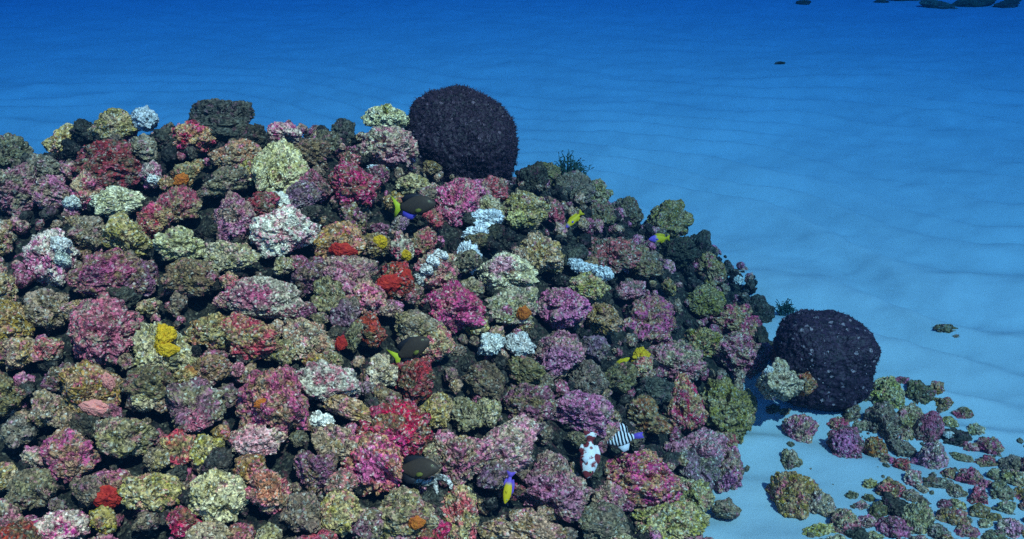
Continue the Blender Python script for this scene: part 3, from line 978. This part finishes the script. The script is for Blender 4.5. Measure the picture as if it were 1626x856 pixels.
m_eye, m_pup = flat_mat('fish_eye', (0.5, 0.45, 0.25), rough=.2), flat_mat('fish_pupil', (0.01, 0.01, 0.012), rough=.15)
m_dark = flat_mat('fish_dark_brown', (0.032, 0.022, 0.016), (0.065, 0.044, 0.030), 160, .45)
m_finny = flat_mat('fish_yellow_green', (0.44, 0.46, 0.02), (0.32, 0.36, 0.02), 120, .5)
m_fdark = flat_mat('fish_fin_dark', (0.02, 0.018, 0.022), rough=.5)
m_fpec = flat_mat('fish_fin_olive', (0.16, 0.16, 0.02), (0.08, 0.07, 0.02), 120, .5)
m_fblue = flat_mat('fish_fin_blue', (0.08, 0.06, 0.42), rough=.5)
m_yel = flat_mat('fish_yellow', (0.56, 0.38, 0.01), (0.42, 0.28, 0.01), 120, .45)
m_vio = flat_mat('fish_violet', (0.16, 0.08, 0.42), (0.10, 0.05, 0.32), 120, .45)
m_whi = flat_mat('fish_white', (0.62, 0.60, 0.62), (0.5, 0.48, 0.55), 120, .45)


def dark_fish(head, tail, dt, label, blue=False, roll=0.0):
    t0 = crest_hit((head[0] + tail[0]) / 2, (head[1] + tail[1]) / 2) - dt
    m, c, L = frame_from(head, tail, t0 - .01, t0 + .02, roll)
    root = bpy.data.objects.new('reef_fish', None)
    col.objects.link(root)
    root.matrix_world = Matrix.Translation(c) @ m @ Matrix.Scale(L, 4)
    tag(root, label, 'fish', 'dark fish with yellow tails')
    V, F = loft(smooth_prof([(-.30, .055, -.055, .02), (-.20, .10, -.11, .045), (-.02, .18, -.19, .085), (.17, .205, -.195, .10), (.32, .165, -.15, .09), (.43, .09, -.09, .06), (.49, .025, -.04, .02)]))
    link('body', mesh_from('body', V, F, m_dark), root)
    fin('tail_fin', [(-.29, .05), (-.38, .14), (-.50, .27), (-.46, .12), (-.43, 0), (-.46, -.12), (-.50, -.27), (-.38, -.14), (-.29, -.05)], m_finny, root, .014, -.15)
    fin('dorsal_fin', [(.26, .17), (.14, .245), (-.02, .26), (-.16, .245), (-.27, .18), (-.24, .08), (-.05, .15), (.10, .18)], m_fdark, root)
    fin('anal_fin', [(.05, -.20), (-.06, -.29), (-.18, -.29), (-.28, -.20), (-.25, -.08), (-.08, -.17)], m_fblue if blue else m_fdark, root)
    for s in (-1, 1):
        fin('pectoral_fin', [(.20, -.10), (.15, -.07), (.08, -.08), (.05, -.13), (.10, -.16), (.18, -.14)], m_fpec, root, .008, -.12 * s, s * .112)
    eye(.37, .068, .05, .026, root, (m_eye, m_pup))
    return root


dark_fish((692, 323), (622, 330), .10, 'dark brown fish with a yellow tail and blue fin edge below the dome sponge', True)
dark_fish((682, 538), (622, 572), .10, 'dark brown fish with a yellow tail, nose tipped up, in mid-heap')
dark_fish((698, 744), (622, 744), .10, 'dark brown fish with a yellow tail above a white forked coral')
LANDMARKS += [(657, 326, 'the dark fish below the dome sponge'), (653, 556, 'the nose-up dark fish'), (662, 745, 'the dark fish over the forked coral')]


def slim_fish(head, tail, dt, label, front, back, split=0.0, group=None, deep=1.0):
    t0 = crest_hit((head[0] + tail[0]) / 2, (head[1] + tail[1]) / 2) - dt
    m, c, L = frame_from(head, tail, t0, t0 + .01)
    root = bpy.data.objects.new('reef_fish', None)
    col.objects.link(root)
    root.matrix_world = Matrix.Translation(c) @ m @ Matrix.Scale(L, 4)
    tag(root, label, 'fish', group)
    keys = [(-.32, .04, -.04, .02), (-.1, .10, -.11, .06), (.15, .135, -.13, .08), (.35, .10, -.09, .06), (.49, .02, -.03, .02)]
    keys = [(a, b_ * deep, c_ * deep, d_) for a, b_, c_, d_ in keys]
    V, F = loft(smooth_prof(keys))
    mt, t, b = new_mat('two_tone_' + front.name)
    tc = N(t, 'ShaderNodeTexCoord')
    sp = N(t, 'ShaderNodeSeparateXYZ')
    t.links.new(tc.outputs['Object'], sp.inputs[0])
    mp = N(t, 'ShaderNodeMath', operation='ADD')
    mp.inputs[1].default_value = 0.5 - split
    t.links.new(sp.outputs['X'], mp.inputs[0])
    cf = [n for n in front.node_tree.nodes if n.type == 'MIX'][0].inputs[6].default_value[:3]
    cb = [n for n in back.node_tree.nodes if n.type == 'MIX'][0].inputs[6].default_value[:3]
    t.links.new(ramp(t, mp.outputs[0], [(.44, cb), (.56, cf)]), b.inputs['Base Color'])
    b.inputs['Roughness'].default_value = .45
    link('body', mesh_from('body', V, F, mt), root)
    fin('tail_fin', [(-.31, .04), (-.40, .10), (-.50, .15), (-.46, 0), (-.50, -.15), (-.40, -.10), (-.31, -.04)], back, root, .012)
    fin('dorsal_fin', [(.25, .12 * deep), (.1, .19 * deep), (-.1, .18 * deep), (-.27, .13 * deep), (-.24, .05), (0, .11 * deep)], back, root, .010)
    fin('anal_fin', [(.0, -.11 * deep), (-.1, -.17 * deep), (-.26, -.12), (-.24, -.05), (-.1, -.10 * deep)], back, root, .010)
    for s in (-1, 1):
        fin('pectoral_fin', [(.2, -.02), (.1, .02), (.06, -.04), (.14, -.07)], front, root, .006, -.1 * s, s * .078)
    eye(.37, .05, .03, .022, root, (m_eye, m_pup))
    return root


gb = 'small yellow and violet fish'
slim_fish((1030, 380), (1064, 378), .06, 'small yellow and violet fish below the dark olive skyline rock', m_vio, m_yel, .16, gb, 1.3)
slim_fish((898, 362), (925, 336), .06, 'small slanted yellow fish above a drab olive rock', m_vio, m_yel, .34, gb)
slim_fish((802, 800), (812, 748), .08, 'small yellow fish with a dark violet nose hanging beside the huge salmon-pink rock', m_yel, m_vio, -.12, gb)
slim_fish((1000, 568), (972, 586), .06, 'small plain yellow fish beside a round yellow sponge', m_yel, m_yel, 0, gb)
LANDMARKS += [(1047, 378, 'the yellow and violet fish'), (912, 348, 'the slanted yellow fish'), (808, 772, 'the hanging yellow fish'), (986, 577, 'the plain yellow fish')]

# white fish with red blotches, standing on its head
t0 = crest_hit(935, 722) - .10
m, c, L = frame_from((932, 760), (938, 684), t0, t0 + .015)
root = bpy.data.objects.new('blotched_fish', None)
col.objects.link(root)
root.matrix_world = Matrix.Translation(c) @ m @ Matrix.Scale(L, 4)
tag(root, 'white fish with dark red blotches, tail up, above a huge salmon-pink rock', 'fish')
mt, t, b = new_mat('fish_blotched')
tc = N(t, 'ShaderNodeTexCoord')
vo = tex(t, 'ShaderNodeTexVoronoi', tc.outputs['Object'], 5.5, 'Distance')
nz = tex(t, 'ShaderNodeTexNoise', tc.outputs['Object'], 9.0, 0, 2.0)
ad = N(t, 'ShaderNodeMath', operation='ADD'); t.links.new(vo, ad.inputs[0])
sc_ = N(t, 'ShaderNodeMath', operation='MULTIPLY'); sc_.inputs[1].default_value = .55; t.links.new(nz, sc_.inputs[0]); t.links.new(sc_.outputs[0], ad.inputs[1])
t.links.new(ramp(t, ad.outputs[0], [(.70, (.20, .03, .035)), (.78, (.66, .62, .62))]), b.inputs['Base Color'])
b.inputs['Roughness'].default_value = .4
V, F = loft(smooth_prof([(-.32, .05, -.05, .03), (-.18, .10, -.10, .06), (0, .175, -.17, .10), (.18, .20, -.185, .12), (.34, .15, -.13, .10), (.45, .08, -.075, .06), (.49, .025, -.03, .03)]))
link('body', mesh_from('body', V, F, mt), root)
fin('tail_fin', [(-.29, .06), (-.38, .12), (-.5, .15), (-.47, 0), (-.5, -.15), (-.38, -.12), (-.29, -.06)], mt, root, .014)
fin('dorsal_fin', [(.24, .18), (.12, .25), (-.05, .24), (-.22, .17), (-.2, .08), (0, .16)], mt, root, .012)
fin('anal_fin', [(.02, -.15), (-.08, -.22), (-.2, -.18), (-.2, -.08)], mt, root, .012)
for s in (-1, 1):
    fin('pectoral_fin', [(.2, -.05), (.1, 0), (.02, -.06), (.08, -.14)], m_whi, root, .008, -.12 * s, s * .13)
eye(.35, .09, .06, .03, root, (m_eye, m_pup))
LANDMARKS.append((935, 722, 'the red-blotched white fish'))

# black and white barred fish with a violet tail
t0 = crest_hit(990, 695) - .08
m, c, L = frame_from((962, 702), (1022, 690), t0, t0 + .01)
root = bpy.data.objects.new('barred_fish', None)
col.objects.link(root)
root.matrix_world = Matrix.Translation(c) @ m @ Matrix.Scale(L, 4)
tag(root, 'small black and white barred fish with a violet tail', 'fish')
mt, t, b = new_mat('fish_barred')
tc = N(t, 'ShaderNodeTexCoord')
wv = N(t, 'ShaderNodeTexWave'); wv.bands_direction = 'X'
wv.inputs['Scale'].default_value = 3.6; wv.inputs['Distortion'].default_value = 2.6; wv.inputs['Detail'].default_value = 1.0
t.links.new(tc.outputs['Object'], wv.inputs['Vector'])
t.links.new(ramp(t, wv.outputs[0], [(.52, (.015, .014, .02)), (.66, (.66, .64, .66))]), b.inputs['Base Color'])
V, F = loft(smooth_prof([(-.24, .06, -.06, .04), (-.1, .13, -.12, .06), (.05, .21, -.17, .09), (.2, .20, -.16, .09), (.35, .12, -.11, .07), (.47, .04, -.05, .03)]))
link('body', mesh_from('body', V, F, mt), root)
fin('tail_fin', [(-.22, .055), (-.34, .075), (-.5, .07), (-.46, 0), (-.5, -.08), (-.34, -.08), (-.22, -.055)], m_vio, root, .03)
fin('dorsal_fin', [(.22, .18), (.14, .34), (.0, .40), (-.12, .30), (-.12, .10), (0, .19)], mt, root, .014)
fin('anal_fin', [(.22, -.18), (.1, -.34), (-.04, -.3), (-.1, -.14)], m_whi, root, .014)
eye(.36, .065, .04, .03, root, (m_eye, m_pup))
LANDMARKS.append((990, 697, 'the barred fish'))

# loose yellow sponge beside the plain yellow fish
o = put_rock(1018, 567, 28, 28, 'ol', pool=SMALL); PENDING.pop()
o.data = rock_mesh(SMALL, 2, 'yellow'); o.name = 'yellow_sponge'
tag(o, 'round mustard yellow sponge beside a plain yellow fish', 'sponge')
LANDMARKS.append((1018, 567, 'the round mustard sponge'))


# ------------------------------------------------------------------ tubes: forked coral, polyp stalk, weeds
def tube(pts, radii, segs=10):
    pts = [np.array(p, float) for p in pts]
    # Catmull-Rom resample
    P, Rr = [], []
    n = len(pts)
    for i in range(n - 1):
        p0, p1, p2, p3 = pts[max(i - 1, 0)], pts[i], pts[i + 1], pts[min(i + 2, n - 1)]
        for k in range(6):
            u = k / 6
            P.append(.5 * ((2 * p1) + (-p0 + p2) * u + (2 * p0 - 5 * p1 + 4 * p2 - p3) * u * u + (-p0 + 3 * p1 - 3 * p2 + p3) * u ** 3))
            Rr.append(radii[i] + (radii[i + 1] - radii[i]) * u)
    P.append(pts[-1]); Rr.append(radii[-1])
    V, F = [], []
    for i, p in enumerate(P):
        d = P[min(i + 1, len(P) - 1)] - P[max(i - 1, 0)]
        d /= np.linalg.norm(d) + 1e-9
        a = np.cross(d, [0.3, 1, 0.2]); a /= np.linalg.norm(a) + 1e-9
        b_ = np.cross(d, a)
        for k in range(segs):
            th = 2 * math.pi * k / segs
            V.append(p + Rr[i] * (1 + .18 * math.sin(5 * i + 3 * k)) * (a * math.cos(th) + b_ * math.sin(th)))
    for i in range(len(P) - 1):
        for k in range(segs):
            k2 = (k + 1) % segs
            a, b_, c_, d_ = i * segs + k, i * segs + k2, (i + 1) * segs + k2, (i + 1) * segs + k
            F += [(a, b_, d_), (b_, c_, d_)]
    n = len(V)
    V += [P[0], P[-1]]
    for k in range(segs):
        k2 = (k + 1) % segs
        F += [(n, k2, k), (n + 1, (len(P) - 1) * segs + k, (len(P) - 1) * segs + k2)]
    return np.array(V), np.array(F)


t0 = crest_hit(695, 768) - .06
px_ = lambda x, y, dz=0.0: at(x, y, t0 + dz)
e = bpy.data.objects.new('forked_coral', None); col.objects.link(e); e.location = px_(690, 775)
tag(e, 'white forked coral with bent arms under a dark fish', 'coral')
for nm, pts, rad in [('arm', [(686, 762), (700, 758), (712, 765), (720, 780)], [5, 5, 4.5, 3]), ('arm', [(690, 760), (692, 775), (697, 790)], [4, 4, 2.5]), ('arm', [(688, 762), (676, 768), (660, 764), (652, 760)], [4, 5, 6, 4])]:
    v, f = tube([px_(x, y) - np.array(e.location) for x, y in pts], [r_ / FPX * t0 for r_ in rad])
    link(nm, mesh_from(nm, v, f, M['wh']), e)
LANDMARKS.append((690, 772, 'the white forked coral'))

t0 = crest_hit(432, 255) - .05
e = bpy.data.objects.new('polyp_stalk', None); col.objects.link(e); e.location = px_(434, 272)
tag(e, 'pale-headed polyp on a green stalk in front of a cream rock', 'polyp')
mg_ = flat_mat('stalk_green', (0.10, 0.2, 0.06))
v, f = tube([px_(x, y) - np.array(e.location) for x, y in [(434, 272), (431, 260), (434, 250), (431, 243)]], [2.5 / FPX * t0] * 4)
link('stalk', mesh_from('stalk', v, f, mg_), e)
v, f = tube([px_(x, y) - np.array(e.location) for x, y in [(427, 237), (430, 240), (435, 247)]], [4 / FPX * t0, 5 / FPX * t0, 3 / FPX * t0])
link('head', mesh_from('head', v, f, M['cr']), e)


def weed(px, py, wpx, hpx, label, n=60, mat=None, on_sand=False, seed=1):
    r = random.Random(seed)
    t0 = hit(px, py) if on_sand else crest_hit(px, py)
    base = at(px, py, t0)
    Vs, Fs, cnt = [], [], 0
    s = t0 / FPX
    for i in range(n):
        u = r.uniform(-1, 1)
        h = hpx * s * (1 - .75 * abs(u)) * r.uniform(.55, 1.05)
        x0 = u * wpx * .32 * s
        y0 = r.uniform(-.3, .3) * wpx * s
        lean = (u * .5 + r.uniform(-.5, .5)) * wpx * s * .4
        pts = [(x0, y0, -.01), (x0 + lean * .3 + r.uniform(-.004, .004), y0, h * .4), (x0 + lean * .6 + r.uniform(-.008, .008), y0 + r.uniform(-.01, .01), h * .75), (x0 + lean, y0, h)]
        v, f = tube(pts, [.0022, .0026, .002, .0006], 5)
        Vs.append(v); Fs.append(f + cnt); cnt += len(v)
        for k in range(5):       # side leaflets
            q = np.array(pts[1 + k % 3]) + [0, 0, r.uniform(-.006, .006)]
            dv = np.array([r.uniform(-1, 1), r.uniform(-1, 1), r.uniform(-.1, .9)]) * .012
            v, f = tube([q, q + dv * .5, q + dv], [.0014, .0018, .0005], 4)
            Vs.append(v); Fs.append(f + cnt); cnt += len(v)
    o = link('algae_tuft', mesh_from('algae_tuft', np.concatenate(Vs), np.concatenate(Fs), mat))
    o.location = base
    tag(o, label, 'seaweed')
    return o


m_weed = flat_mat('weed_dark_green', (0.018, 0.05, 0.04), (0.03, 0.065, 0.05))
weed(900, 282, 60, 46, 'dark green feathery algae tuft on the heap skyline', 60, m_weed, seed=3)
weed(1246, 496, 30, 26, 'dark algae wisp behind the squat dark sponge', 24, m_weed, seed=5)
LANDMARKS.append((898, 262, 'the dark algae tuft'))

# ------------------------------------------------------------------ far things on the sand
FAR = [(1490, 8, 60, 16), (1545, 4, 70, 20), (1600, 6, 60, 18), (1440, -4, 60, 16), (1275, 4, 24, 10), (1400, 2, 24, 8)]
far_words = ['low dark reef lump, nearer and browner, at the far edge of the sand', 'broad dark reef lump at the far corner of the sand', 'outermost dark reef lump at the far corner of the sand',
             'flat dark reef lump at the inner end of the far dark row', 'small dark lump alone at the far edge of the sand', 'small dark lump just inside the far dark row']
for (px, py, wd, hh), lab in zip(FAR, far_words):
    o = put_rock(px, py, wd, hh, 'gt', on_sand=True, pool=SMALL); PENDING.pop()
    o.name = 'far_reef'
    tag(o, lab, 'reef', 'dark reef far across the sand')
for px, py, wd, hh, lab in [(1238, 100, 16, 7, 'lone dark scrap lying far out on the rippled sand'), (1505, 523, 42, 18, 'dark weedy scrap lying on the bright ripples beyond the squat sponge'), (1520, 534, 22, 8, 'small dark chip beside a dark weedy scrap on the ripples')]:
    o = put_rock(px, py, wd, hh, 'gt', on_sand=True, pool=SMALL); PENDING.pop()
    o.name = 'drift_scrap'
    tag(o, lab, 'debris')

# ------------------------------------------------------------------ labels for the rocks
for o, px, py, wd, hh, typ, words, on_sand in PENDING:
    if words:
        LANDMARKS.append((px, py, 'the ' + words if not words.startswith('the') else words))


def size_word(wd, hh):
    s = max(wd, hh)
    return 'huge ' if s > 105 else 'big ' if s > 82 else '' if s > 52 else 'small ' if s > 30 else 'tiny '


def rel(dx, dy):
    a = math.degrees(math.atan2(-dy, dx)) % 360
    return ['right of', 'above and right of', 'above', 'above and left of', 'left of', 'below and left of', 'below', 'below and right of'][int(((a + 22.5) % 360) // 45)]


buckets = {}
for item in PENDING:
    o, px, py, wd, hh, typ, words, on_sand = item
    grp = 'rocks scattered on the pale sand' if on_sand else 'encrusted rocks heaped on the reef'
    tag(o, None, 'rock', grp)
    if words:
        continue
    best = min((l for l in LANDMARKS if len(l[2].split()) <= 6), key=lambda l: math.hypot(l[0] - px, l[1] - py) if math.hypot(l[0] - px, l[1] - py) > 12 else 1e9)
    key = (size_word(wd, hh) + WORDS[typ] + ' rock', rel(px - best[0], py - best[1]), best[2])
    buckets.setdefault(key, []).append((math.hypot(px - best[0], py - best[1]), o))
ORD = ['nearest', 'second', 'third', 'fourth', 'fifth', 'sixth', 'seventh', 'eighth']
for (what, how, lm), items in buckets.items():
    items.sort(key=lambda e: e[0])
    for k, (dist, o) in enumerate(items):
        o['label'] = f'{what} {how} {lm}' if len(items) == 1 else f'{ORD[min(k, 7)]} {what} {how} {lm}'
fixed = {}
for o, px, py, wd, hh, typ, words, on_sand in PENDING:
    if words:
        o['label'] = words if len(words.split()) >= 4 else words + (' on the sand' if on_sand else ' in the reef heap')

# ------------------------------------------------------------------ the water: one closed box of even density
WD = 0.45
v = np.array([[x, y, z] for x in (-41, 41) for y in (-0.3, 49) for z in (-1.4, 2.03)], float)
f = np.array([[0, 1, 3, 2], [4, 6, 7, 5], [0, 4, 5, 1], [2, 3, 7, 6], [0, 2, 6, 4], [1, 5, 7, 3]])
m = bpy.data.materials.new('water_haze')
m.use_nodes = True
t = m.node_tree
for n in list(t.nodes):
    t.nodes.remove(n)
pv = t.nodes.new('ShaderNodeVolumePrincipled')
pv.inputs['Density'].default_value = WD
pv.inputs['Color'].default_value = (0.0004, 0.005, 0.014, 1)
pv.inputs['Absorption Color'].default_value = (0.0, 0.32, 0.74, 1)
pv.inputs['Anisotropy'].default_value = 0.0
mo = t.nodes.new('ShaderNodeOutputMaterial')
t.links.new(pv.outputs[0], mo.inputs['Volume'])
tag(link('haze', mesh_from('haze', v, f, m, smooth=False)), 'clear blue sea water that fades far things to blue', 'water', kind='stuff')
